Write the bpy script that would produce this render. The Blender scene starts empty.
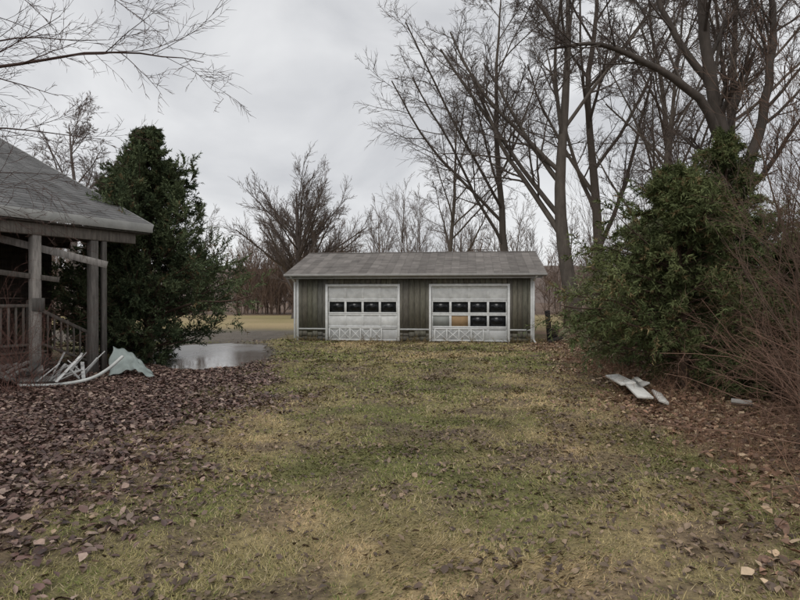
import bpy, math, numpy as np
from mathutils import Vector, Matrix
sc=bpy.context.scene
def norm(a): return a/np.maximum(np.linalg.norm(a,axis=-1,keepdims=True),1e-9)
# ---------------- noise
def hsh(ix,iy,s):
    v=np.sin(ix*127.1+iy*311.7+s*74.7)*43758.5453
    return v-np.floor(v)
def vn(x,y,s=0):
    ix=np.floor(x);iy=np.floor(y);fx=x-ix;fy=y-iy
    fx=fx*fx*(3-2*fx);fy=fy*fy*(3-2*fy)
    return (hsh(ix,iy,s)*(1-fx)+hsh(ix+1,iy,s)*fx)*(1-fy)+(hsh(ix,iy+1,s)*(1-fx)+hsh(ix+1,iy+1,s)*fx)*fy
def fbm(x,y,s=0,o=4):
    r=0;a=.5;t=0
    for k in range(o):
        r=r+a*vn(x,y,s+k);t+=a;a*=.5;x=x*2.03+7.1;y=y*2.03+3.7
    return r/t
def sm(a,b,x):
    t=np.clip((x-a)/(b-a),0,1);return t*t*(3-2*t)
# ---------------- mesh builder
class MB:
    def __init__(s): s.V=[];s.F=[];s.C=[];s.n=0
    def add(s,v,f,c):
        v=np.asarray(v,float).reshape(-1,3);f=np.asarray(f,int)
        c=np.asarray(c,float)
        if c.ndim==1: c=np.tile(c,(len(v),1))
        s.V.append(v);s.F.append(f+s.n);s.C.append(c);s.n+=len(v)
    def build(s,name,mat,smooth=False,parent=None):
        V=np.concatenate(s.V);C=np.concatenate(s.C)
        me=bpy.data.meshes.new(name)
        lv=np.concatenate([f.ravel() for f in s.F])
        lt=np.concatenate([np.full(len(f),f.shape[1]) for f in s.F])
        ls=np.concatenate([[0],np.cumsum(lt)[:-1]])
        me.vertices.add(len(V));me.vertices.foreach_set('co',V.ravel().astype(np.float32))
        me.loops.add(len(lv));me.loops.foreach_set('vertex_index',lv.astype(np.int32))
        me.polygons.add(len(lt));me.polygons.foreach_set('loop_start',ls.astype(np.int32))
        if smooth: me.polygons.foreach_set('use_smooth',np.ones(len(lt),bool))
        me.update(calc_edges=True)
        a=me.color_attributes.new('Col','FLOAT_COLOR','POINT')
        a.data.foreach_set('color',np.hstack([C,np.ones((len(C),1))]).ravel().astype(np.float32))
        me.materials.append(mat)
        o=bpy.data.objects.new(name,me);sc.collection.objects.link(o)
        if parent: o.parent=parent
        return o
# ---------------- materials
def newmat(name):
    m=bpy.data.materials.new(name);m.use_nodes=True
    nt=m.node_tree;b=nt.nodes['Principled BSDF'];return m,nt,b
def colmat(name,rough=.8,spec=.3,nscale=8,namt=.35,bump=0.,bscale=30,stretch=(1,1,1),plain=False):
    m,nt,b=newmat(name)
    at=nt.nodes.new('ShaderNodeAttribute');at.attribute_name='Col'
    b.inputs['Roughness'].default_value=rough;b.inputs['Specular IOR Level'].default_value=spec
    if plain:
        d=nt.nodes.new('ShaderNodeBsdfDiffuse');nt.links.new(at.outputs['Color'],d.inputs[0])
        nt.links.new(d.outputs[0],nt.nodes['Material Output'].inputs[0]);return m
    tc=nt.nodes.new('ShaderNodeTexCoord');mp=nt.nodes.new('ShaderNodeMapping');mp.inputs['Scale'].default_value=stretch
    nt.links.new(tc.outputs['Object'],mp.inputs[0])
    n=nt.nodes.new('ShaderNodeTexNoise');n.inputs['Scale'].default_value=nscale;n.inputs['Detail'].default_value=5;n.inputs['Roughness'].default_value=.65
    nt.links.new(mp.outputs[0],n.inputs['Vector'])
    mr=nt.nodes.new('ShaderNodeMapRange');mr.inputs[1].default_value=.25;mr.inputs[2].default_value=.75
    mr.inputs[3].default_value=1-namt;mr.inputs[4].default_value=1+namt
    nt.links.new(n.outputs[0],mr.inputs[0])
    vm=nt.nodes.new('ShaderNodeVectorMath');vm.operation='SCALE'
    nt.links.new(at.outputs['Color'],vm.inputs[0]);nt.links.new(mr.outputs[0],vm.inputs['Scale'])
    nt.links.new(vm.outputs[0],b.inputs['Base Color'])
    if bump:
        n2=nt.nodes.new('ShaderNodeTexNoise');n2.inputs['Scale'].default_value=bscale;n2.inputs['Detail'].default_value=3
        nt.links.new(mp.outputs[0],n2.inputs['Vector'])
        bp=nt.nodes.new('ShaderNodeBump');bp.inputs['Strength'].default_value=bump;bp.inputs['Distance'].default_value=.02
        nt.links.new(n2.outputs[0],bp.inputs['Height']);nt.links.new(bp.outputs[0],b.inputs['Normal'])
    return m
M_bark=colmat('bark',.9,.2,6,.35,.6,25,(1,1,.3))
M_twig=colmat('twigs',plain=True)
M_fol=colmat('conifer_foliage',plain=True)
M_grass=colmat('grass_blades',plain=True)
M_leaf=colmat('dead_leaves',.5,.4,30,.25)
M_ground=colmat('ground',.85,.25,14,.6,1.0,40)
M_wood=colmat('weathered_boards',.85,.25,5,.5,.5,20,(5,5,.7))
M_paint=colmat('weathered_paint',.7,.3,5,.2,.2,40,(1,1,1))
M_shing=colmat('shingles',.85,.3,1.6,.3,.8,60,(1,1,1))
def simple(name,c,rough,spec=.5,metal=0):
    m,nt,b=newmat(name)
    n=nt.nodes.new('ShaderNodeTexNoise');n.inputs['Scale'].default_value=4
    r=nt.nodes.new('ShaderNodeValToRGB');r.color_ramp.elements[0].color=(*[v*.6 for v in c],1);r.color_ramp.elements[1].color=(*[v*1.4 for v in c],1)
    nt.links.new(n.outputs[0],r.inputs[0]);nt.links.new(r.outputs[0],b.inputs['Base Color'])
    b.inputs['Roughness'].default_value=rough;b.inputs['Specular IOR Level'].default_value=spec;b.inputs['Metallic'].default_value=metal
    return m
M_glass=simple('dark_glass',(.012,.013,.014),.15,.35)
def watermat():
    # rain-rippled muddy water: wide glossy lobe that gathers the sky above the trees
    m,nt,b=newmat('water');b.inputs['Base Color'].default_value=(.20,.185,.165,1);b.inputs['Specular IOR Level'].default_value=1.0;b.inputs['IOR'].default_value=1.6
    n=nt.nodes.new('ShaderNodeTexNoise');n.inputs['Scale'].default_value=1.3;n.inputs['Detail'].default_value=4
    mr=nt.nodes.new('ShaderNodeMapRange');mr.inputs[1].default_value=.4;mr.inputs[2].default_value=.58;mr.inputs[3].default_value=.06;mr.inputs[4].default_value=.34
    nt.links.new(n.outputs[0],mr.inputs[0]);nt.links.new(mr.outputs[0],b.inputs['Roughness'])
    n2=nt.nodes.new('ShaderNodeTexNoise');n2.inputs['Scale'].default_value=7
    bp=nt.nodes.new('ShaderNodeBump');bp.inputs['Strength'].default_value=.25;bp.inputs['Distance'].default_value=.03
    nt.links.new(n2.outputs[0],bp.inputs['Height']);nt.links.new(bp.outputs[0],b.inputs['Normal']);return m
M_water=watermat()
# ---------------- ground
def pond(x,y):
    cx=-5.75-.17*(y-17.6)
    r=((x-cx)/1.75)**2+((y-17.0)/3.9)**2
    return r+ 1.5*(fbm(x*.8,y*.8,5)-.5)+.5*(fbm(x*2.5,y*2.5,6)-.5)
def H(x,y):
    x=np.asarray(x,float);y=np.asarray(y,float)
    h=.06*(fbm(x*.35,y*.35,1)-.5)+.05*(fbm(x*1.7,y*1.7,2)-.5)
    h=h*np.exp(-(np.maximum(np.hypot(x,y)-30,0)/30))
    h=h-.16*(1-sm(.4,1.5,pond(x,y)))
    h=h+.22*sm(4.5,8,x)*sm(2,6,y)*(1-sm(16,24,y))*fbm(x,y,9)
    return h
def zones(x,y):
    w=(fbm(x*.8,y*.8,21)-.5)*2.6+(fbm(x*3,y*3,22)-.5)*1.6
    L=sm(1.7,3.9,-x+w)*(1-sm(13.0,15.5,y+w))
    R=sm(-.7,1.1,x-(2.2+.14*y)+w)*(1-sm(26,34,y))
    straw=sm(.52,.74,fbm(x*.55,y*.55,31))*.7
    for cx,cy,r in [(.35,2.9,.75),(-.8,4.25,.4),(1.1,3.3,.5),(2.6,11.5,1.0),(2.0,9.0,.8),(1.8,6.2,.6),(-.3,3.6,.3),(1.9,4.2,.55),(2.4,7.5,.7)]:
        straw=np.maximum(straw,.88*np.exp(-((x-cx)**2+((y-cy)*.8)**2)/(r*r))*(.5+fbm(x*3,y*3,33)))
    mud=sm(20.2,21.4,y+w*.3)*(1-sm(27,31,y+w))*(1-sm(-5.2,-4.3,x))
    mud=np.maximum(mud,(1-sm(1.1,1.9,pond(x,y))))
    return L,R,np.clip(straw,0,1),mud
def bare(x,y): return sm(.54,.68,fbm(x*2.1,y*2.1,47))
def lawncol(x,y):
    L,R,S,Mu=zones(x,y)
    n=fbm(x*1.1,y*1.1,41)[:,None];n2=fbm(x*5,y*5,43)[:,None]
    k=sm(.38,.65,n)
    g=np.array([.188,.182,.068])*(1-k)+np.array([.29,.245,.115])*k
    g=g*(1-S[:,None])+np.array([.46,.335,.185])*S[:,None]
    g=g*(.62+.76*n2)
    return g,L,R,S,Mu
def gcol(x,y):
    g,L,R,S,Mu=lawncol(x,y)
    n2=fbm(x*4,y*4,44)[:,None]
    b=bare(x,y)[:,None]
    g=g*.75*(1-.7*b)+np.array([.14,.10,.07])*.7*b
    far=sm(27,32,y)[:,None];kk=sm(.4,.65,fbm(x*.12,y*.12,51))[:,None]
    ff=np.array([.33,.275,.13])*(1-kk)+np.array([.39,.30,.165])*kk
    ff=ff*(.75+.5*fbm(x*.03,y*.35,53)[:,None])
    g=g*(1-far)+ff*far
    vf=sm(50,57,y)[:,None];g=g*(1-vf)+np.array([.16,.11,.08])*vf
    g=g*(1-L[:,None])+np.array([.105,.070,.055])*(.6+.8*n2)*L[:,None]
    g=g*(1-R[:,None])+np.array([.20,.125,.08])*(.6+.8*n2)*R[:,None]
    g=g*(1-Mu[:,None])+np.array([.14,.12,.098])*(.6+.8*n2)*Mu[:,None]
    return g
xs=np.concatenate([-np.geomspace(13,600,34)[::-1],np.arange(-12.9,13,.13),np.geomspace(13.1,600,34)])
ys=np.concatenate([-np.geomspace(2,60,12)[::-1],np.arange(-1.5,26,.13),np.geomspace(26.2,900,60)])
X,Y=np.meshgrid(xs,ys);nx,ny=len(xs),len(ys)
Xf,Yf=X.ravel(),Y.ravel()
idx=np.arange(nx*ny).reshape(ny,nx)
Fq=np.stack([idx[:-1,:-1],idx[:-1,1:],idx[1:,1:],idx[1:,:-1]],-1).reshape(-1,4)
mb=MB();mb.add(np.stack([Xf,Yf,H(Xf,Yf)],1),Fq,gcol(Xf,Yf));mb.build('ground',M_ground,True)
t=np.linspace(0,2*np.pi,49)[:-1]
wv=np.stack([-5.75+3.9*np.cos(t)-.17*6.2*np.sin(t),17.2+6.2*np.sin(t),np.full(48,-.058)],1)
wv=np.vstack([[[-5.75,17.2,-.058]],wv])
mb=MB();mb.add(wv,[[0,1+i,1+(i+1)%48] for i in range(48)],(.1,.1,.1));mb.build('pond_water',M_water)
# ---------------- grass
rng=np.random.default_rng(3)
def inpoly(x,y):
    u=(x+3.85)*.993+(y-21.6)*-.1156; v=(x+3.85)*.1156+(y-21.6)*.993
    return (u>-.02)&(u<8.67)&(v>-.02)&(v<6.3)
mb=MB()
for (y0,y1,xa,dens,hh,ww) in [(1.5,4.2,4.2,8500,.034,.0036),(4.2,8,6.5,3800,.040,.0055),(8,14,7.5,1500,.05,.010),(14,22.5,9,550,.06,.018)]:
    N=int((y1-y0)*2*xa*dens)
    x=rng.uniform(-xa,xa,N);y=rng.uniform(y0,y1,N)
    c,L,R,S,Mu=lawncol(x,y)
    keep=(rng.random(N)>np.maximum(np.maximum(L*.93,R*.72),Mu*.95))&(pond(x,y)>1.25)&~inpoly(x,y)
    keep&=rng.random(N)<(.25+1.3*fbm(x*4,y*4,61))*(1-.7*bare(x,y))
    x,y,c,S,R=x[keep],y[keep],c[keep],S[keep],R[keep];N=len(x)
    z=H(x,y)-.004
    a=rng.uniform(0,2*np.pi,N)*.6+fbm(x*1.5,y*1.5,68)*12;tilt=rng.uniform(.35,1.0,N)**.5*1.5
    l=hh*rng.uniform(.5,1.7,N)*(.5+1.0*fbm(x*2,y*2,66));w=ww*rng.uniform(.6,1.4,N)
    base=np.stack([x,y,z],1)
    d=np.stack([np.cos(a)*np.sin(tilt),np.sin(a)*np.sin(tilt),np.cos(tilt)],1)
    s=np.stack([-np.sin(a),np.cos(a),np.zeros(N)],1)
    v=np.stack([base-s*w[:,None],base+s*w[:,None],base+d*l[:,None]],1).reshape(-1,3)
    r=rng.random(N)
    c=c*rng.uniform(.75,1.4,(N,1))
    gr=r<.25*(1.6-1.2*sm(.4,.6,fbm(x*1.1,y*1.1,41)));c[gr]=np.array([.165,.185,.062])*rng.uniform(.7,1.5,(gr.sum(),1))*(1-S[gr,None]*.3)
    st=(r>.80)|((R>.5)&(r>.45));c[st]=np.array([.46,.375,.23])*rng.uniform(.5,1.2,(st.sum(),1))
    mb.add(v,np.arange(3*N).reshape(-1,3),np.repeat(c,3,0))
mb.build('lawn_grass',M_grass)
# ---------------- leaves
def leaves(mb,x,y,pal,size,lift=.02,rngs=rng):
    N=len(x);z=H(x,y)+rngs.uniform(.002,lift,N)
    a=rngs.uniform(0,2*np.pi,N)
    nrm=norm(np.stack([rngs.normal(0,.38,N),rngs.normal(0,.38,N),np.ones(N)],1))
    u=norm(np.cross(nrm,np.stack([np.cos(a),np.sin(a),np.zeros(N)],1)));w=np.cross(nrm,u)
    s=size*rngs.uniform(.4,1.5,N)[:,None];asp=rngs.uniform(.35,.75,N)[:,None]
    ctr=np.stack([x,y,z],1);up=nrm*s*rngs.uniform(.05,.45,N)[:,None];up2=nrm*s*rngs.uniform(.05,.45,N)[:,None]
    j=lambda: rngs.uniform(.75,1.25,(N,1))
    v=np.stack([ctr-u*s,ctr-u*s*.2*j()-w*s*asp*1.1*j()+up,ctr+u*s*.55*j()-w*s*asp*.7*j()+up*.6,ctr+u*s,ctr+u*s*.45*j()+w*s*asp*.9*j()+up2*.8,ctr-u*s*.3*j()+w*s*asp*j()+up2],1)
    i=np.arange(N)[:,None]*6
    f=np.concatenate([i+np.array([[0,1,2,3]]),i+np.array([[0,3,4,5]])])
    pal=np.array(pal);c=pal[rngs.integers(0,len(pal),N)]*rngs.uniform(.55,1.4,(N,1))
    mb.add(v.reshape(-1,3),f,np.repeat(c,6,0))
palL=[(.15,.088,.072),(.11,.064,.053),(.20,.128,.10),(.13,.078,.065),(.27,.19,.15),(.08,.05,.043),(.34,.25,.20),(.17,.11,.093)]
palR=[(.25,.15,.10),(.33,.21,.13),(.19,.11,.075),(.42,.30,.19),(.15,.09,.06),(.30,.17,.11),(.48,.36,.24)]
palC=[(.16,.11,.08),(.21,.15,.10),(.11,.075,.055),(.28,.20,.13),(.13,.09,.065)]
mb=MB()
def scat(n,x0,x1,y0,y1,f):
    x=rng.uniform(x0,x1,n);y=rng.uniform(y0,y1,n);k=f(x,y);return x[k],y[k]
x,y=scat(112000,-10,0,1.5,15.5,lambda x,y:(rng.random(len(x))<zones(x,y)[0]**1.3)&(pond(x,y)>1.0));leaves(mb,x,y,palL,.032,.04)
x,y=scat(75000,1.5,12,1.5,22,lambda x,y:(rng.random(len(x))<zones(x,y)[1]*.9)&~inpoly(x,y));leaves(mb,x,y,palR,.034,.055)
x,y=scat(40000,-4.5,6,1.5,13,lambda x,y:rng.random(len(x))<(.14+.85*sm(.44,.72,fbm(x*1.5,y*1.5,77))));leaves(mb,x,y,palC,.023,.03)
x,y=scat(36000,-4,5,1.5,8,lambda x,y:rng.random(len(x))<.25+.75*bare(x,y));leaves(mb,x,y,palC,.011,.015)
x,y=scat(5000,-6,8,12,22,lambda x,y:(pond(x,y)>1.0)&~inpoly(x,y));leaves(mb,x,y,palC,.033,.045)
mb.build('fallen_leaves',M_leaf)
# ---------------- branching
def tubes(mb,P,R,S,col):
    N,K,_=P.shape
    T=norm(np.gradient(P,axis=1))
    ref=np.where(np.abs(T[:,:1,2:3])>.8,np.array([1.,0,0]),np.array([0,0,1.]))
    ref=np.broadcast_to(ref,T.shape)
    U=norm(np.cross(T,ref));W=np.cross(T,U)
    a=np.arange(S)*2*np.pi/S
    V=P[:,:,None]+R[:,:,None,None]*(np.cos(a)[:,None]*U[:,:,None]+np.sin(a)[:,None]*W[:,:,None])
    i=np.arange(N*K*S).reshape(N,K,S);j=np.roll(i,-1,2)
    F=np.stack([i[:,:-1],j[:,:-1],j[:,1:],i[:,1:]],-1).reshape(-1,4)
    col=np.asarray(col,float)
    if col.ndim==2: col=np.repeat(col,K*S,0)
    mb.add(V.reshape(-1,3),F,col)
def grow(rg,S,D,L,R,K,wig,trop,taper=.35):
    N=len(S);P=[S];d=norm(D)
    for k in range(K):
        d=norm(d+rg.normal(0,wig,(N,3))+np.array([0,0,trop]));P.append(P[-1]+d*(L/K)[:,None])
    return np.stack(P,1),R[:,None]*(1-(1-taper)*np.linspace(0,1,K+1))[None]
def kids(rg,P,R,L,n,t0,t1,ang,asd,lr,rr,lp):
    N,K,_=P.shape
    t=((np.arange(n)[None]+rg.random((N,n)))/n*(t1-t0)+t0).ravel();i=np.repeat(np.arange(N),n)
    f=t*(K-1);k=np.minimum(f.astype(int),K-2);q=(f-k)[:,None]
    A,B=P[i,k],P[i,k+1];pos=A*(1-q)+B*q;T=norm(B-A)
    r=rg.normal(0,1,pos.shape);pe=norm(r-(r*T).sum(1,keepdims=True)*T)
    an=rg.normal(ang,asd,len(t))[:,None]
    D=np.cos(an)*T+np.sin(an)*pe
    rad=(R[i,k]*(1-q[:,0])+R[i,k+1]*q[:,0])*rr
    return pos,D,L[i]*lr*(1-lp*t)*rg.uniform(.6,1.25,len(t)),rad,i,t
BARK=(.115,.098,.082)
def branchout(mb,rg,P,R,L,levels,col,minr,tip=None):
    for q,(n,t0,t1,ang,asd,lr,rr,lp,K,wig,trop,S) in enumerate(levels):
        p,D,L2,r,_,_=kids(rg,P,R,L,n,t0,t1,ang,asd,lr,rr,lp)
        r=np.maximum(r,minr)
        P,R=grow(rg,p,D,L2,r,K,wig,trop);L=L2
        c=np.array(col)*rg.uniform(.8,1.2,(len(P),1))
        if tip is not None and q>=1:
            f=q/(len(levels)-1);c=c*(1-f)+np.array(tip)*rg.uniform(.8,1.2,(len(P),1))*f
        tubes(mb,P,R,S,c)
    return P,R,L
DEC=[(13,.2,.98,.66,.15,.60,.5,.62,10,.055,.03,6),(10,.2,1,.75,.2,.42,.48,.5,7,.09,.015,4),(9,.15,1,.7,.2,.47,.5,.4,4,.11,.0,3),(8,.1,1,.6,.2,.55,.6,.3,2,.12,.0,3)]
def tree(name,bases,heights,r0,seed,levels=DEC,col=BARK,minr=.006,tip=None,lean=(0,0),wig=.05,mat=None,flare=True,trop0=.05,taper=.12):
    rg=np.random.default_rng(seed);mb=MB()
    b=np.array([[x,y,float(H(x,y))-.05] for x,y in bases]);h=np.array(heights,float);r=np.broadcast_to(np.array(r0,float),h.shape).copy()
    D=np.stack([rg.normal(lean[0],.04,len(b)),rg.normal(lean[1],.04,len(b)),np.ones(len(b))],1)
    P,R=grow(rg,b,D,h,r,14,wig,trop0,taper)
    if flare: R=R*(1+.5*np.exp(-np.linspace(0,1,15)*25))[None]
    tubes(mb,P,R,9,np.array(col))
    branchout(mb,rg,P,R,h,levels,col,minr,tip)
    return mb.build(name,mat or M_twig,True)
# field round tree
ROUND=[(40,.15,.72,.74,.26,.60,.42,.12,9,.025,.02,5),(11,.25,1,.48,.15,.36,.5,.3,5,.05,.02,3),(9,.15,1,.5,.15,.5,.55,.35,3,.07,.01,3),(4,.1,1,.45,.15,.5,.7,.3,2,.08,.01,3)]
tree('bare_tree',[(-8.0,45)],[9.8],.36,11,ROUND,(.125,.105,.095),.012,(.165,.135,.12),wig=.015,trop0=.1)
tree('bare_tree',[(-21.5,38)],[13.0],.3,12,DEC,(.16,.14,.13),.011,(.2,.17,.16))  # bark lighter than the near trees: slight distance haze put into the colour
TW=(.125,.10,.088)
for k,(x,y,h,r,s) in enumerate([(7.9,26,19,.36,21),(6.0,30,17.5,.24,22),(10.2,29.5,20,.30,23),(9.9,22.5,14,.16,24),(13.2,24,18,.28,25),(15.5,33,20,.3,26),(3.4,39,15,.2,28)]):
    o=tree('bare_tree',[(x,y)],[h],r,s,DEC,BARK,.0085,TW,mat=M_bark if k==0 else None)
def spline(pts,K):
    p=np.array(pts,float);p=np.vstack([2*p[0]-p[1],p,2*p[-1]-p[-2]]);n=len(p)-3
    out=[]
    for t in np.linspace(0,n-1e-6,K):
        i=int(t);u=t-i;a,b,c,d=p[i:i+4]
        out.append(.5*((2*b)+(-a+c)*u+(2*a-5*b+4*c-d)*u*u+(-a+3*b-3*c+d)*u**3))
    return np.array(out)
def limbtree(name,limbs,levels,seed,col,minr,tip,jit=.025):
    rg=np.random.default_rng(seed);mb=MB()
    P=np.stack([spline(l[0],16) for l in limbs]);R=np.stack([np.linspace(l[1],l[2],16) for l in limbs])
    P[:,1:-1]+=rg.normal(0,jit,P[:,1:-1].shape)*(R[:,1:-1,None]/.1).clip(.2,1.5)
    L=np.linalg.norm(np.diff(P,axis=1),axis=2).sum(1)
    tubes(mb,P,R,9,np.array(col))
    branchout(mb,rg,P,R,np.minimum(L,7),levels,col,minr,tip)
    return mb.build(name,M_bark,True)
LV=[(14,.3,1,.8,.2,.36,.42,.3,8,.07,.03,5),(9,.2,1,.7,.2,.48,.5,.4,5,.09,.02,3),(7,.15,1,.65,.2,.5,.55,.35,4,.11,.0,3),(5,.1,1,.6,.2,.55,.7,.3,2,.12,.0,3)]
limbtree('bare_tree',[([(8.6,14.6,-.1),(8.4,14.5,2.5),(8.15,14.4,5.0),(7.7,14.4,7.2),(7.5,14.4,9.8),(7.7,14.4,12.5)],.27,.06),
 ([(8.15,14.4,5.0),(7.3,14.0,6.35),(6.0,13.8,7.15),(4.7,13.7,7.6),(3.5,13.6,7.45)],.13,.025),
 ([(8.3,14.4,3.8),(8.9,14.2,6.0),(9.1,14.1,8.2),(8.9,14.1,10.5)],.15,.04),
 ([(7.8,14.4,6.8),(6.9,14.6,8.3),(6.3,14.7,10.0),(6.1,14.7,11.6)],.1,.03)],LV,31,(.08,.067,.057),.0055,(.11,.085,.072))
# overhanging tree upper-left (trunk out of view)
LV2=[(11,.25,1,.55,.15,.26,.5,.2,7,.07,.0,5),(8,.1,1,.6,.18,.42,.55,.3,5,.09,.0,3),(5,.1,1,.55,.15,.45,.7,.3,3,.1,.0,3)]
limbtree('overhanging_tree',[([(-6.6,4.6,-.1),(-6.5,4.6,1.5),(-6.4,4.7,3.2),(-6.6,4.8,6)],.16,.05),
 ([(-6.45,4.65,2.6),(-5.2,5.2,3.3),(-3.8,5.5,3.8),(-2.7,5.6,3.98),(-1.9,5.6,3.88)],.027,.003),
 ([(-6.4,4.7,3.2),(-5.0,5.0,4.2),(-3.6,5.3,4.55),(-2.5,5.5,4.45)],.025,.003),
 ([(-6.4,4.7,2.5),(-5.3,5.3,3.0),(-4.2,5.8,3.3),(-3.1,6.0,3.25)],.02,.003),
 ([(-6.4,4.7,2.2),(-5.6,5.5,2.6),(-4.9,6.2,2.75),(-4.2,6.6,2.5)],.016,.002),
 ([(-6.4,4.7,2.9),(-5.2,5.6,3.6),(-4.3,6.1,4.3),(-3.3,6.5,4.5)],.02,.003),
 ([(-6.4,4.7,2.3),(-5.4,6.0,2.75),(-4.9,6.9,3.1),(-4.3,7.5,3.2)],.016,.002)],LV2,33,(.085,.058,.05),.0024,(.12,.075,.062),.035)
# distant tree line and brush
rg=np.random.default_rng(50)
n=150;bx=rg.uniform(-62,62,n);by=rg.uniform(60,88,n);hh=rg.uniform(8,12.0,n)*(1+.28*np.exp(-((bx-3)/8)**2))
k=~((bx/by<-.27)&(bx/by>-.38)&(rg.random(n)<.75));bx,by,hh=bx[k],by[k],hh[k]
FAR=[(12,.2,1,.5,.15,.36,.5,.4,5,.06,.05,3),(7,.15,1,.5,.2,.5,.55,.35,4,.08,.04,3),(6,.1,1,.45,.2,.5,.6,.3,2,.1,.03,3)]
tree('distant_tree_line',list(zip(bx,by)),hh,.13,51,FAR,(.155,.13,.115),.014,(.185,.15,.13),flare=False)  # far bark albedo raised a little, standing in for haze
n=230;bx=np.concatenate([rg.uniform(-50,50,150),rg.uniform(-16,-5,60)]);by=rg.uniform(54,62,len(bx))
BR=[(14,.05,1,.5,.2,.5,.6,.4,3,.15,.08,3),(8,.1,1,.5,.2,.5,.6,.3,2,.15,.08,3)]
tree('distant_brush',list(zip(bx,by)),rg.uniform(3.5,6.5,len(bx)),.05,52,BR,(.17,.125,.10),.022,(.20,.145,.115),flare=False)
hx=np.linspace(-600,600,160);hz=9+6*fbm(hx*.012,hx*0,70)+2.2*fbm(hx*.25,hx*0,71)
v=np.concatenate([np.stack([hx,np.full(160,175.),np.full(160,-.5)],1),np.stack([hx,np.full(160,185.),hz*.8],1),np.stack([hx,np.full(160,230.),hz],1)])
f=[[r*160+i,r*160+i+1,(r+1)*160+i+1,(r+1)*160+i] for r in range(2) for i in range(159)]
mb=MB();mb.add(v,f,(.165,.135,.12));mb.build('hills',colmat('hill_woods',.95,.1,.6,.4))
# thicket of saplings (right)
n=70;bx=rg.uniform(6.2,18,n);by=rg.uniform(10,30,n);k=bx>5.6+.13*by;bx,by=bx[k],by[k]
SAP=[(12,.1,1,.5,.15,.45,.6,.5,5,.07,.04,3),(7,.1,1,.5,.2,.5,.65,.3,3,.09,.02,3),(4,.1,1,.5,.2,.5,.8,.3,2,.1,.01,3)]
tree('sapling_thicket',list(zip(bx,by)),rg.uniform(3,7.5,len(bx)),.03,53,SAP,(.14,.11,.09),.0045,(.16,.12,.10),wig=.07,flare=False)
# brambles
def bramble(name,n,area,seed,lmin,lmax,col,r=.004,den=5):
    rg=np.random.default_rng(seed);mb=MB()
    p=np.array([area(rg) for _ in range(n)]);S=np.stack([p[:,0],p[:,1],H(p[:,0],p[:,1])-.02],1)
    L=rg.uniform(lmin,lmax,n);D=np.stack([rg.normal(-.1,.45,n),rg.normal(0,.45,n),np.ones(n)],1)
    P,R=grow(rg,S,D,L,np.full(n,r*1.5),8,.14,-.08,.4);tubes(mb,P,R,4,np.array(col)*rg.uniform(.6,1.5,(n,1)))
    branchout(mb,rg,P,R,L,[(den,.15,1,.8,.3,.4,.7,.3,5,.16,-.02,3),(5,.1,1,.8,.3,.45,.8,.3,3,.16,0,3)],col,r*.5)
    return mb.build(name,M_twig,True)
def areaA(rg):
    y=rg.uniform(4.2,9.5);x=.57*y+.95+abs(rg.normal(0,1.2));return x,y
bramble('bramble_thicket',400,areaA,61,.9,2.6,(.19,.12,.09))
def areaB(rg):
    y=rg.uniform(3.8,15);x=2.75+.14*y+rg.normal(0,.45);return x,y
bramble('bramble_undergrowth',330,areaB,62,.2,.7,(.28,.17,.115),.0022,4)
n=20;by=rg.uniform(5.5,10,n);bx=by*.62+rg.uniform(.1,2.0,n)
tree('bare_saplings',list(zip(bx,by)),rg.uniform(2.8,5.0,n),.018,54,SAP,(.15,.11,.085),.0028,(.17,.115,.09),wig=.10,flare=False)
def areaC(rg):
    y=rg.uniform(16,22);x=5.9+abs(rg.normal(0,2.5));return x,y
bramble('brush_thicket',220,areaC,63,.8,2.6,(.17,.125,.095),.006)
def areaD(rg):
    return rg.uniform(-7.2,-6.1),rg.uniform(9.0,10.4)
bramble('shrub_by_porch',60,areaD,64,.8,2.4,(.15,.085,.07),.003)
def areaE(rg):
    u=rg.uniform(-.3,8.9);v=-.08-abs(rg.normal(0,.18))
    if (1.1<u<3.8 or 5.0<u<7.8) and rg.random()<.6: u=rg.choice([.6,4.4,8.3])+rg.uniform(-.5,.5)
    return -3.85+u*.993+v*.1156,21.6-u*.1156+v*.993
bramble('dry_weeds',170,areaE,65,.08,.38,(.22,.17,.09),.005,4)
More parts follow.
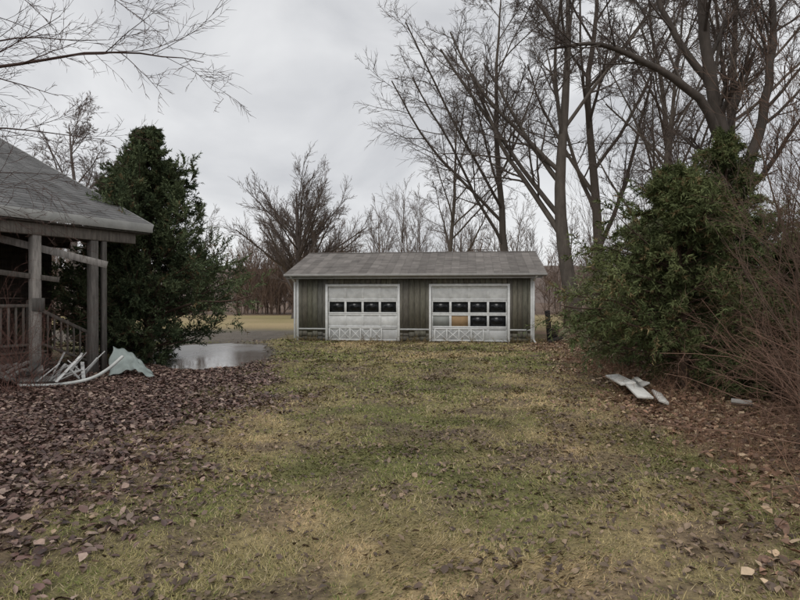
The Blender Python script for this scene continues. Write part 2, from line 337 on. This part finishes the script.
# ---------------- conifers
def conifer(name,x0,y0,Ht,prof,seed,cols,nb=170,droop=.02,up=.35,leafn=13,ll=.07,lw=.011,tn=8,sl=(.10,.26),tmin=.0):
    rg=np.random.default_rng(seed);mb=MB();z0=float(H(x0,y0))
    P,R=grow(rg,np.array([[x0,y0,z0-.05]]),np.array([[0,0,1.]]),np.array([Ht]),np.array([Ht*.022]),12,.03,.05,.1)
    tubes(mb,P,R,8,np.array((.12,.085,.065)))
    t=tmin+rg.random(nb)**.85*(.97-tmin)+.02
    f=t*12;k=np.minimum(f.astype(int),11);q=(f-k)[:,None];pos=P[0,k]*(1-q)+P[0,k+1]*q
    az=rg.uniform(0,2*np.pi,nb)
    D=np.stack([np.cos(az),np.sin(az),up+.9*t+rg.normal(0,.15,nb)],1)
    L=prof(t,az)*rg.uniform(.6,1.18,nb)
    P1,R1=grow(rg,pos,D,L,np.maximum(.012*L,.008),7,.08,droop,.3)
    tubes(mb,P1,R1,4,np.array((.10,.07,.055)))
    def tufts(P2,R2,L2,n,shade):
        p,D3,L3,r,i,_=kids(rg,P2,R2,L2,n,.15,1,.6,.2,.5,.5,.2)
        L3=np.clip(L3,*sl)
        ax=norm(D3+np.array([0,0,.15 if droop>0 else -.15]))
        m=leafn;N=len(p)
        tt=np.tile(np.linspace(0,1,m),N);ii=np.repeat(np.arange(N),m)
        b=p[ii]+ax[ii]*(L3[ii]*tt)[:,None]
        r_=rg.normal(0,1,b.shape);pe=norm(r_-(r_*ax[ii]).sum(1,keepdims=True)*ax[ii])
        d=norm(ax[ii]*.8+pe*.8);s=norm(np.cross(d,rg.normal(0,1,d.shape)))
        l=ll*rg.uniform(.6,1.3,len(b))[:,None];w=lw*rg.uniform(.7,1.4,len(b))[:,None]
        v=np.stack([b-s*w,b+s*w,b+d*l],1).reshape(-1,3)
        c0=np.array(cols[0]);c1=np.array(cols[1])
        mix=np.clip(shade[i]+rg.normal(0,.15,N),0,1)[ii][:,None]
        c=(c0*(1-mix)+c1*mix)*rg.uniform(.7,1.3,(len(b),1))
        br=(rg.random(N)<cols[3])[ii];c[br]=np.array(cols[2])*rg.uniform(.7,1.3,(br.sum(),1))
        mb.add(v,np.arange(len(v)).reshape(-1,3),np.repeat(c,3,0))
    p,D2,L2,r,i2,t2=kids(rg,P1,R1,L,12,.2,1,.7,.2,.33,.5,.25)
    L2=np.clip(L2,.18,.75)
    cl=rg.random(nb)
    P2,R2=grow(rg,p,D2,L2,np.maximum(r,.003),4,.1,.03 if droop>0 else -.06,.5)
    tubes(mb,P2,R2,3,np.array((.10,.07,.05)))
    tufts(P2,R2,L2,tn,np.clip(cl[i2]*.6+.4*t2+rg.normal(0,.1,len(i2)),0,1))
    return mb.build(name,M_fol)
def profA(t,az):
    base=np.interp(t,[0,.08,.25,.45,.62,.78,.92,1],[1.75,2.1,2.15,1.8,1.3,.8,.4,.12])
    lob=1+.20*np.cos(az*3+t*9)+.1*np.cos(az*5+2)
    return base*lob*(1+.10*np.cos(az))
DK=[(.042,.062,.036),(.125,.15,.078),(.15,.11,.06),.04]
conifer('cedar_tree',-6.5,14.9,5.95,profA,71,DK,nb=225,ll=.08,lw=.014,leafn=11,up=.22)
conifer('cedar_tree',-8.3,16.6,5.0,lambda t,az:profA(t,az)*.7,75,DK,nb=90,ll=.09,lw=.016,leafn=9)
def profB(t,az):
    base=np.interp(t,[0,.1,.3,.6,.85,1],[1.5,1.85,1.75,1.2,.6,.15]);return base*(1+.3*np.cos(az*3+t*7))
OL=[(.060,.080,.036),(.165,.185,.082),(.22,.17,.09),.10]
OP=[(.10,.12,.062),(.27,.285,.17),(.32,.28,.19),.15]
kw=dict(up=.12,droop=-.035,leafn=10,ll=.085,lw=.0115,tn=6,sl=(.12,.32))
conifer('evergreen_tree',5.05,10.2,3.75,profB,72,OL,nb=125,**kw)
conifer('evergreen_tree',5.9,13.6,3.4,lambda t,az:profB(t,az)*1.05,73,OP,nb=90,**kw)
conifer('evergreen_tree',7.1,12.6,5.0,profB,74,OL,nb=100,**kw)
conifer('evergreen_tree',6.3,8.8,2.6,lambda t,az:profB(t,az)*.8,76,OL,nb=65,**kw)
# ---------------- box helper
def boxes(name,lst,mat,parent=None,bev=.004):
    mb=MB()
    for b in lst:
        (x0,x1,y0,y1,z0,z1),c=b[0],b[1]
        v=np.array([[x,y,z] for z in (z0,z1) for y in (y0,y1) for x in (x0,x1)],float)
        if len(b)>2:
            M=b[2];v=np.array([M@Vector(p) for p in v])
        mb.add(v,[[0,2,3,1],[4,5,7,6],[0,1,5,4],[2,6,7,3],[0,4,6,2],[1,3,7,5]],c)
    o=mb.build(name,mat,False,parent)
    if bev:
        m=o.modifiers.new('b','BEVEL');m.width=bev;m.segments=1;m.limit_method='ANGLE'
    return o
def empty(name,loc,rz=0):
    o=bpy.data.objects.new(name,None);sc.collection.objects.link(o);o.location=loc;o.rotation_euler=(0,0,rz);return o
def seg(a,b,w,t,roll=0):
    a=Vector(a);b=Vector(b);d=b-a;L=d.length
    q=d.to_track_quat('X','Z');M=Matrix.Translation(a)@q.to_matrix().to_4x4()@Matrix.Rotation(roll,4,'X')
    return ((0,L,-w/2,w/2,-t/2,t/2),M)
# ---------------- garage
rb=np.random.default_rng(90)
G=empty('garage',(-3.85,21.6,0),math.radians(-6.64))
W=8.65;DP=6.2;WH=2.40
D1=(1.18,3.78);D2=(5.03,7.75);DH=2.02
SID=np.array((.182,.173,.143))
core=[((0.03,D1[0],.03,.12,0,WH),SID),((D1[1],D2[0],.03,.12,0,WH),SID),((D2[1],W-.03,.03,.12,0,WH),SID),((D1[0],D1[1],.03,.12,DH,WH),SID),((D2[0],D2[1],.03,.12,DH,WH),SID)]
bd=[]
def boards(x0,x1,z0,z1):
    n=max(1,round((x1-x0)/.2));w=(x1-x0)/n
    for i in range(n):
        y=rb.uniform(-.003,.003);c=SID*rb.uniform(.84,1.16)*np.array([1,rb.uniform(.97,1.03),rb.uniform(.92,1.08)])
        if z0<.1:
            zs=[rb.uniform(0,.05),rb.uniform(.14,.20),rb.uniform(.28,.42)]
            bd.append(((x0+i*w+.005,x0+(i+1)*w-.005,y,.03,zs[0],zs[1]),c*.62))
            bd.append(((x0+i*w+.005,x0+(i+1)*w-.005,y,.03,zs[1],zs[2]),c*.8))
            zz=zs[2]
        else: zz=z0
        bd.append(((x0+i*w+.005,x0+(i+1)*w-.005,y,.03,zz,z1),c))
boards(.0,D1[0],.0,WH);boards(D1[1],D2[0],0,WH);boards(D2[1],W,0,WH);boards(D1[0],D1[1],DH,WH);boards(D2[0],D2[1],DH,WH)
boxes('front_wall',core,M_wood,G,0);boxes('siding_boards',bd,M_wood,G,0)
sb=[]
for i in range(31):
    for xx in (0,W):
        y=.035+i*.2;zt=WH+.29*min(y+.0,DP-y-.2) 
        sb.append((((-.0 if xx==0 else W-.03),(.03 if xx==0 else W+.0),y,y+.19,0.02,max(zt,WH-.02)-.02),SID*rb.uniform(.75,1.2)))
sb.append(((.03,W-.03,DP,DP+.08,0,WH),SID))
boxes('side_and_back_walls',sb,M_wood,G,0)
WHT=np.array((.82,.83,.82))
tr=[]
for (a,b) in (D1,D2):
    tr+=[((a-.09,a,-.03,.0-.004,0.02,DH+.09),WHT),((b,b+.09,-.03,-.004,.02,DH+.09),WHT),((a,b,-.03,-.004,DH,DH+.09),WHT)]
tr+=[((-.02,.07,-.028,-.004,.02,WH-.1),WHT*.9),((W-.09,W+.02,-.028,-.004,.02,WH-.1),WHT*.9)]
for a,b in ((.07,D1[0]-.09),(D1[1]+.09,D2[0]-.09),(D2[1]+.09,W-.09)):
    tr.append(((a+.002,b-.002,-.022,-.004,.43,.48),WHT*.7))
tr.append(((-.3,W+.3,-.30,-.28,2.30,2.42),WHT*.5))
boxes('white_trim',tr,M_paint,G,.003)
def door(a,b,rows,name,boarded):
    fr=[];gl=[];ply=[]
    n=4;rh=(DH-.02)/4;w=(b-a-.02)/n;y=.03
    for r in range(4):
        z0=.02+r*rh;z1=z0+rh-.008
        win=(r in rows);dirt=(.74,.93,1,1)[r]
        fr.append(((a+.01,b-.01,y,y+.04,z0,z0+.055),WHT*rb.uniform(.93,1.03)*dirt))
        fr.append(((a+.01,b-.01,y,y+.04,z1-.055,z1),WHT*rb.uniform(.93,1.03)*dirt))
        for c in range(n):
            xa=a+.01+c*w;xb=xa+w
            fr.append(((xa+.001,xa+.04,y+.001,y+.04,z0+.055,z1-.055),WHT*.98*dirt));fr.append(((xb-.04,xb-.001,y+.001,y+.04,z0+.055,z1-.055),WHT*.98*dirt))
            if win:
                if (r,c) in boarded: ply.append(((xa+.04,xb-.04,y+.02,y+.03,z0+.055,z1-.055),boarded[(r,c)]))
                else: gl.append(((xa+.04,xb-.04,y+.025,y+.03,z0+.055,z1-.055),(0,0,0)))
            else:
                fr.append(((xa+.04,xb-.04,y+.022,y+.03,z0+.055,z1-.055),WHT*rb.uniform(.85,.98)*dirt))
    boxes(name,fr,M_paint,G,.004);boxes(name+'_glass',gl,M_glass,G,0)
    if ply: boxes(name+'_boarded_panes',ply,M_paint,G,0)
door(*D1,(2,),'left_garage_door',{(2,9):(.1,.1,.1)})
door(*D2,(1,2),'right_garage_door',{(1,1):(.36,.24,.13),(1,0):(.30,.31,.29)})
lat=[]
def lattice(xa,xb,z0,z1,y):
    c=WHT*1.0
    lat.append(((xa,xb,y,y+.02,z0,z0+.03),c));lat.append(((xa,xb,y,y+.02,z1-.03,z1),c))
    n=max(2,round((xb-xa)/.42));w=(xb-xa)/n
    for i in range(n+1):
        xx=xa+i*w;lat.append(((xx-.014,xx+.014,y-.001,y+.019,z0+.03,z1-.03),c))
    for i in range(n):
        for (p,q) in (((xa+i*w,z0+.03),(xa+(i+1)*w,z1-.03)),((xa+i*w,z1-.03),(xa+(i+1)*w,z0+.03))):
            s=seg((p[0],y+.03,p[1]),(q[0],y+.03,q[1]),.008,.020);lat.append((s[0],c,s[1]))
lattice(1.25,3.2,.06,.52,-.075);lattice(5.15,6.9,.06,.50,-.075)
boxes('lattice_panels',lat,M_paint,G,.002)
def roofslab(name,x0,x1,ye,ze,yr,zr,th,mat,col,parent,rows=18,seed=0):
    r=np.random.default_rng(seed);mb=MB()
    dy=(yr-ye)/rows;dz=(zr-ze)/rows
    nt=int((x1-x0)/.3);xs=np.linspace(x0,x1,nt+1);streak=r.uniform(.85,1.15,nt)
    for k in range(rows):
        ya,yb=ye+k*dy,ye+(k+1)*dy;za,zb=ze+k*dz,ze+(k+1)*dz
        for i in range(nt):
            c=np.array(col)*r.uniform(.86,1.16)*streak[i]
            a,b=xs[i],xs[i+1]-.006
            l=.012+r.uniform(0,.006)
            v=[[a,ya,za-.01],[b,ya,za-.01],[a,ya,za+l],[b,ya,za+l],[a,yb,zb+.001],[b,yb,zb+.001]]
            mb.add(v,[[0,1,3,2],[2,3,5,4]],c)
    mb.build(name,mat,False,parent)
    s=math.copysign(1,yr-ye)
    v=[[x,y,z] for x in (x0+.01,x1-.01) for (y,z) in ((ye+.01*s,ze-.004),(yr,zr-.004),(yr,zr-th),(ye+.01*s,ze-th))]
    mb=MB();mb.add(v,[[0,1,2,3],[4,7,6,5],[0,4,5,1],[1,5,6,2],[2,6,7,3],[3,7,4,0]],(.25,.24,.22));mb.build(name+'_deck',M_paint,False,parent)
RC=(.215,.197,.182)
roofslab('roof_front',-.38,W+.45,-.36,2.47,DP/2,3.50,.10,M_shing,RC,G,22,1)
roofslab('roof_back',-.38,W+.45,DP+.36,2.47,DP/2,3.50,.10,M_shing,RC,G,22,2)
boxes('ridge_cap',[((-.38,W+.45,DP/2-.12,DP/2+.12,3.485,3.515),np.array(RC)*1.1)],M_shing,G)
boxes('gutter',[((-.38,W+.45,-.45,-.375,2.39,2.47),(.36,.35,.33))],M_paint,G,.01)
dn=[((W-.02,W+.05,-.10,-.035,.1,2.2),WHT*.9)]
s=seg((W+.015,-.07,2.2),(W+.10,-.38,2.40),.06,.05);dn.append((s[0],WHT*.9,s[1]))
s=seg((W+.015,-.07,.12),(W+.05,-.3,.03),.06,.05);dn.append((s[0],WHT*.9,s[1]))
dn.append(((-.10,-.03,-.10,-.035,.1,2.2),WHT*.85))
s=seg((-.065,-.07,2.2),(-.15,-.38,2.40),.06,.05);dn.append((s[0],WHT*.85,s[1]))
boxes('downspouts',dn,M_paint,G,.008)
boxes('garage_floor',[((.1,W-.1,.13,DP-.05,-.05,.05),(.2,.2,.19))],M_paint,G,0)
# ---------------- house with porch
Hs=empty('house_with_porch',(-5.58,13,0),math.radians(61.0))
HC=(.17,.168,.165)
roofslab('roof_front',-13,0,-.0,3.25,6.8,3.25+.44*6.8,.12,M_shing,HC,Hs,40,3)
roofslab('roof_back',-13,0,13.6,3.25,6.8,3.25+.44*6.8,.12,M_shing,HC,Hs,40,4)
fa=(.40,.40,.38)
boxes('fascia',[((-13,.0,-.035,-.008,3.06,3.25),fa)],M_paint,Hs,.004)
s1=seg((.015,-.0,3.16),(.015,6.8,3.16+.44*6.8),.03,.18);boxes('rake_board',[(s1[0],fa,s1[1])],M_paint,Hs,0)
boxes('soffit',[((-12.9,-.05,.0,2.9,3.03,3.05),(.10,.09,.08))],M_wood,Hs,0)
pw=(.36,.33,.30)
posts=[]
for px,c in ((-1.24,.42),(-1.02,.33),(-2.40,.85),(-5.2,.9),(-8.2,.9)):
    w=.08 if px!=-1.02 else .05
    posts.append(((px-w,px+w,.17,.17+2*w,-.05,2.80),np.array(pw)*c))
posts.append(((-2.52,-2.28,.13,.15,1.35,1.6),(.12,.11,.1)))
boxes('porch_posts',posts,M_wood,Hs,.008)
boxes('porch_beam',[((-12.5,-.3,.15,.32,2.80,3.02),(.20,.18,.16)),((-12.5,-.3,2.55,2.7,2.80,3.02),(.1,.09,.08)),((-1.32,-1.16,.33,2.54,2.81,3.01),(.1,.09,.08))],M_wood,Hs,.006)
wl=[]
for i in range(28):
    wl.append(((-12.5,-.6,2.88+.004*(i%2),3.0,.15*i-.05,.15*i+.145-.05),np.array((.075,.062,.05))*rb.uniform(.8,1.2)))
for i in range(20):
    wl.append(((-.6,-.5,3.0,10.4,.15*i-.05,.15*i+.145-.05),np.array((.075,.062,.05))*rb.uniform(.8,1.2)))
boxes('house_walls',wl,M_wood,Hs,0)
boxes('house_window',[((-4.6,-3.4,2.85,2.875,1.2,2.3),(0,0,0)),((-8,-6.9,2.85,2.875,.6,2.6),(0,0,0))],M_glass,Hs,0)
dk=[]
for i in range(14): dk.append(((-12.4,-2.0,.55+i*.165,.55+i*.165+.155,.52,.56),np.array((.12,.10,.085))*rb.uniform(.8,1.2)))
for i in range(3): dk.append(((-2.0+.3*i,-1.7+.3*i,1.2,2.4,.36-.16*i,.40-.16*i),(.20,.175,.15)))
dk.append(((-12.4,-2.0,.50,.54,.1,.50),(.08,.065,.055)))
boxes('porch_deck',dk,M_wood,Hs,.003)
rl=[];rc=(.20,.178,.155)
rl.append(((-5.1,-2.05,.58,.66,1.42,1.48),rc));rl.append(((-5.1,-2.05,.6,.64,.66,.71),rc))
for i in range(22): rl.append(((-5.0+i*.135,-4.965+i*.135,.6,.64,.71,1.42),np.array(rc)*rb.uniform(.8,1.2)))
s=seg((-2.0,1.15,1.45),(-.6,1.15,.75),.05,.07);rl.append((s[0],rc,s[1]))
s=seg((-2.0,1.15,.75),(-.6,1.15,.12),.05,.05);rl.append((s[0],rc,s[1]))
for i in range(10):
    x=-1.95+i*.14;z=.74-(x+2)*.45;rl.append(((x,x+.035,1.135,1.165,z,z+.66),rc))
rl.append(((-2.06,-1.98,1.1,1.2,.5,1.55),rc));rl.append(((-.64,-.56,1.1,1.2,0,.85),rc))
boxes('porch_railing',rl,M_wood,Hs,.003)
pl=[]
for a,b,w,t,c in [((-7.75,10.8,2.78),(-5.95,11.75,2.27),.14,.03,(.30,.28,.26)),((-8.2,10.3,2.2),(-6.6,11.2,1.95),.1,.03,(.13,.115,.10))]:
    s=seg(a,b,.03,w);pl.append((s[0],c,s[1]))
boxes('fallen_trim_board',pl,M_wood,None,.003)
def pile(name,segs,mat=M_paint):
    l=[]
    for a,b,w,t,c in segs:
        s=seg(a,b,w,t,rb.uniform(-.5,.5));l.append((s[0],c,s[1]))
    return boxes(name,l,mat,None,.004)
wc=(.66,.66,.64)
sg=[]
for i in range(20):
    cx=-6.3+rb.normal(0,.25);cy=11.0+rb.normal(0,.25);a=rb.uniform(0,3.14);l=rb.uniform(.25,.6)
    z0=.03+rb.uniform(0,.1);z1=.05+rb.uniform(0,.5)
    sg.append(((cx-l*math.cos(a)*.5,cy-l*math.sin(a)*.5,z0),(cx+l*math.cos(a)*.5,cy+l*math.sin(a)*.5,z1),rb.uniform(.03,.09),.02,np.array(wc)*rb.uniform(.4,1.1)))
pile('scrap_board_pile',sg)
sg=[]
for i in range(18):
    cx=-7.25+rb.normal(0,.35);cy=10.6+rb.normal(0,.3);a=rb.uniform(0,3.14);l=rb.uniform(.3,.8)
    sg.append(((cx-l*math.cos(a)*.5,cy-l*math.sin(a)*.5,.05+rb.uniform(0,.3)),(cx+l*math.cos(a)*.5,cy+l*math.sin(a)*.5,.05+rb.uniform(0,.4)),rb.uniform(.08,.2),.05,np.array((.3,.29,.27))*rb.uniform(.3,1.0)))
pile('rubble_pile',sg)
mb=MB();P=spline([(-6.75,10.2,.05),(-6.2,10.35,.04),(-5.75,10.6,.10),(-5.6,11.0,.22),(-5.45,11.35,.45)],30)[None]
tubes(mb,P,np.full((1,30),.032),8,np.array((.6,.61,.58)));mb.build('white_drain_pipe',M_paint,True)
mb=MB();nu,nv=26,14;v=[];cc=[]
for i in range(nu):
    for j in range(nv):
        u=i/(nu-1);w=j/(nv-1)
        x=-5.82+.95*u-.18*w+.03*math.sin(w*9+u*5);y=11.5+.12*math.sin(u*5)+.55*w*(1-.3*u)
        z=.02+.55*w*(1-u)**.8+.14*math.sin(u*3.1)*(1-w*.4)+.02*math.sin(u*26+w*2)
        v.append((x,y,z));cc.append(np.array((.33,.38,.36))*(.55+.6*float(fbm(np.array([u*4.]),np.array([w*4.]),91)[0])))
f=[[i*nv+j,i*nv+j+1,(i+1)*nv+j+1,(i+1)*nv+j] for i in range(nu-1) for j in range(nv-1)]
mb.add(v,f,np.array(cc));o=mb.build('crumpled_metal_sheet',M_paint,False);m=o.modifiers.new('s','SOLIDIFY');m.thickness=.008
# ---------------- debris right
wh=(.68,.67,.63)
sg=[((4.0,10.9,.14),(3.72,9.4,.20),.24,.035,wh),((3.85,9.75,.20),(3.55,8.35,.16),.22,.035,wh),((4.1,10.3,.12),(3.95,9.3,.2),.16,.03,(.5,.49,.46)),((3.95,8.9,.15),(3.75,8.2,.12),.14,.04,(.6,.58,.54)),((4.65,8.1,.15),(4.85,7.95,.14),.12,.06,(.36,.34,.31)),((4.0,9.8,.25),(3.75,9.0,.3),.07,.02,(.45,.44,.4))]
pile('broken_white_boards',sg)
sg=[((5.35,20.6,-.05),(5.2,20.4,1.15),.13,.13,(.02,.02,.02)),((5.5,20.9,-.05),(5.62,20.8,.6),.25,.2,(.03,.028,.025)),((5.2,20.3,.05),(5.9,20.5,.25),.12,.12,(.04,.035,.03))]
pile('dark_scrap_posts',sg,M_wood)
# ---------------- world, sun
w=bpy.data.worlds.new('World');sc.world=w;w.use_nodes=True;nt=w.node_tree
bg=nt.nodes['Background']
sky=nt.nodes.new('ShaderNodeTexSky');sky.sky_type='NISHITA';sky.sun_disc=False;sky.sun_elevation=math.radians(50);sky.sun_rotation=math.radians(200)
tc=nt.nodes.new('ShaderNodeTexCoord');mp=nt.nodes.new('ShaderNodeMapping');mp.inputs['Scale'].default_value=(1,1,1.8);mp.inputs['Location'].default_value=(.3,.1,.4)
nt.links.new(tc.outputs['Generated'],mp.inputs[0])
n=nt.nodes.new('ShaderNodeTexNoise');n.inputs['Scale'].default_value=3.0;n.inputs['Detail'].default_value=6;n.inputs['Roughness'].default_value=.5;n.inputs['Distortion'].default_value=.4
nt.links.new(mp.outputs[0],n.inputs['Vector'])
r=nt.nodes.new('ShaderNodeValToRGB')
r.color_ramp.elements[0].position=.35;r.color_ramp.elements[0].color=(6.0,6.1,6.35,1)
r.color_ramp.elements[1].position=.65;r.color_ramp.elements[1].color=(8.7,8.75,8.85,1)
nt.links.new(n.outputs[0],r.inputs[0])
mx=nt.nodes.new('ShaderNodeMix');mx.data_type='RGBA';mx.inputs[0].default_value=.95
nt.links.new(sky.outputs[0],mx.inputs[6]);nt.links.new(r.outputs[0],mx.inputs[7]);nt.links.new(mx.outputs[2],bg.inputs[0])
bg.inputs[1].default_value=.1
sd=bpy.data.lights.new('sun','SUN');sd.energy=1.1;sd.angle=math.radians(30);sd.color=(1,.97,.93)
so=bpy.data.objects.new('sun',sd);sc.collection.objects.link(so)
az=math.radians(200);el=math.radians(50)
dv=Vector((math.sin(az)*math.cos(el),math.cos(az)*math.cos(el),math.sin(el)))
so.rotation_euler=dv.to_track_quat('Z','Y').to_euler()
cam=bpy.data.cameras.new('camera');cam.lens=26;cam.sensor_width=36;cam.clip_end=3000
co=bpy.data.objects.new('camera',cam);sc.collection.objects.link(co);co.location=(0,0,1.6);co.rotation_euler=(math.radians(89.8),0,0)
sc.camera=co
sc.view_settings.view_transform='Standard';sc.view_settings.look='None';sc.view_settings.exposure=0
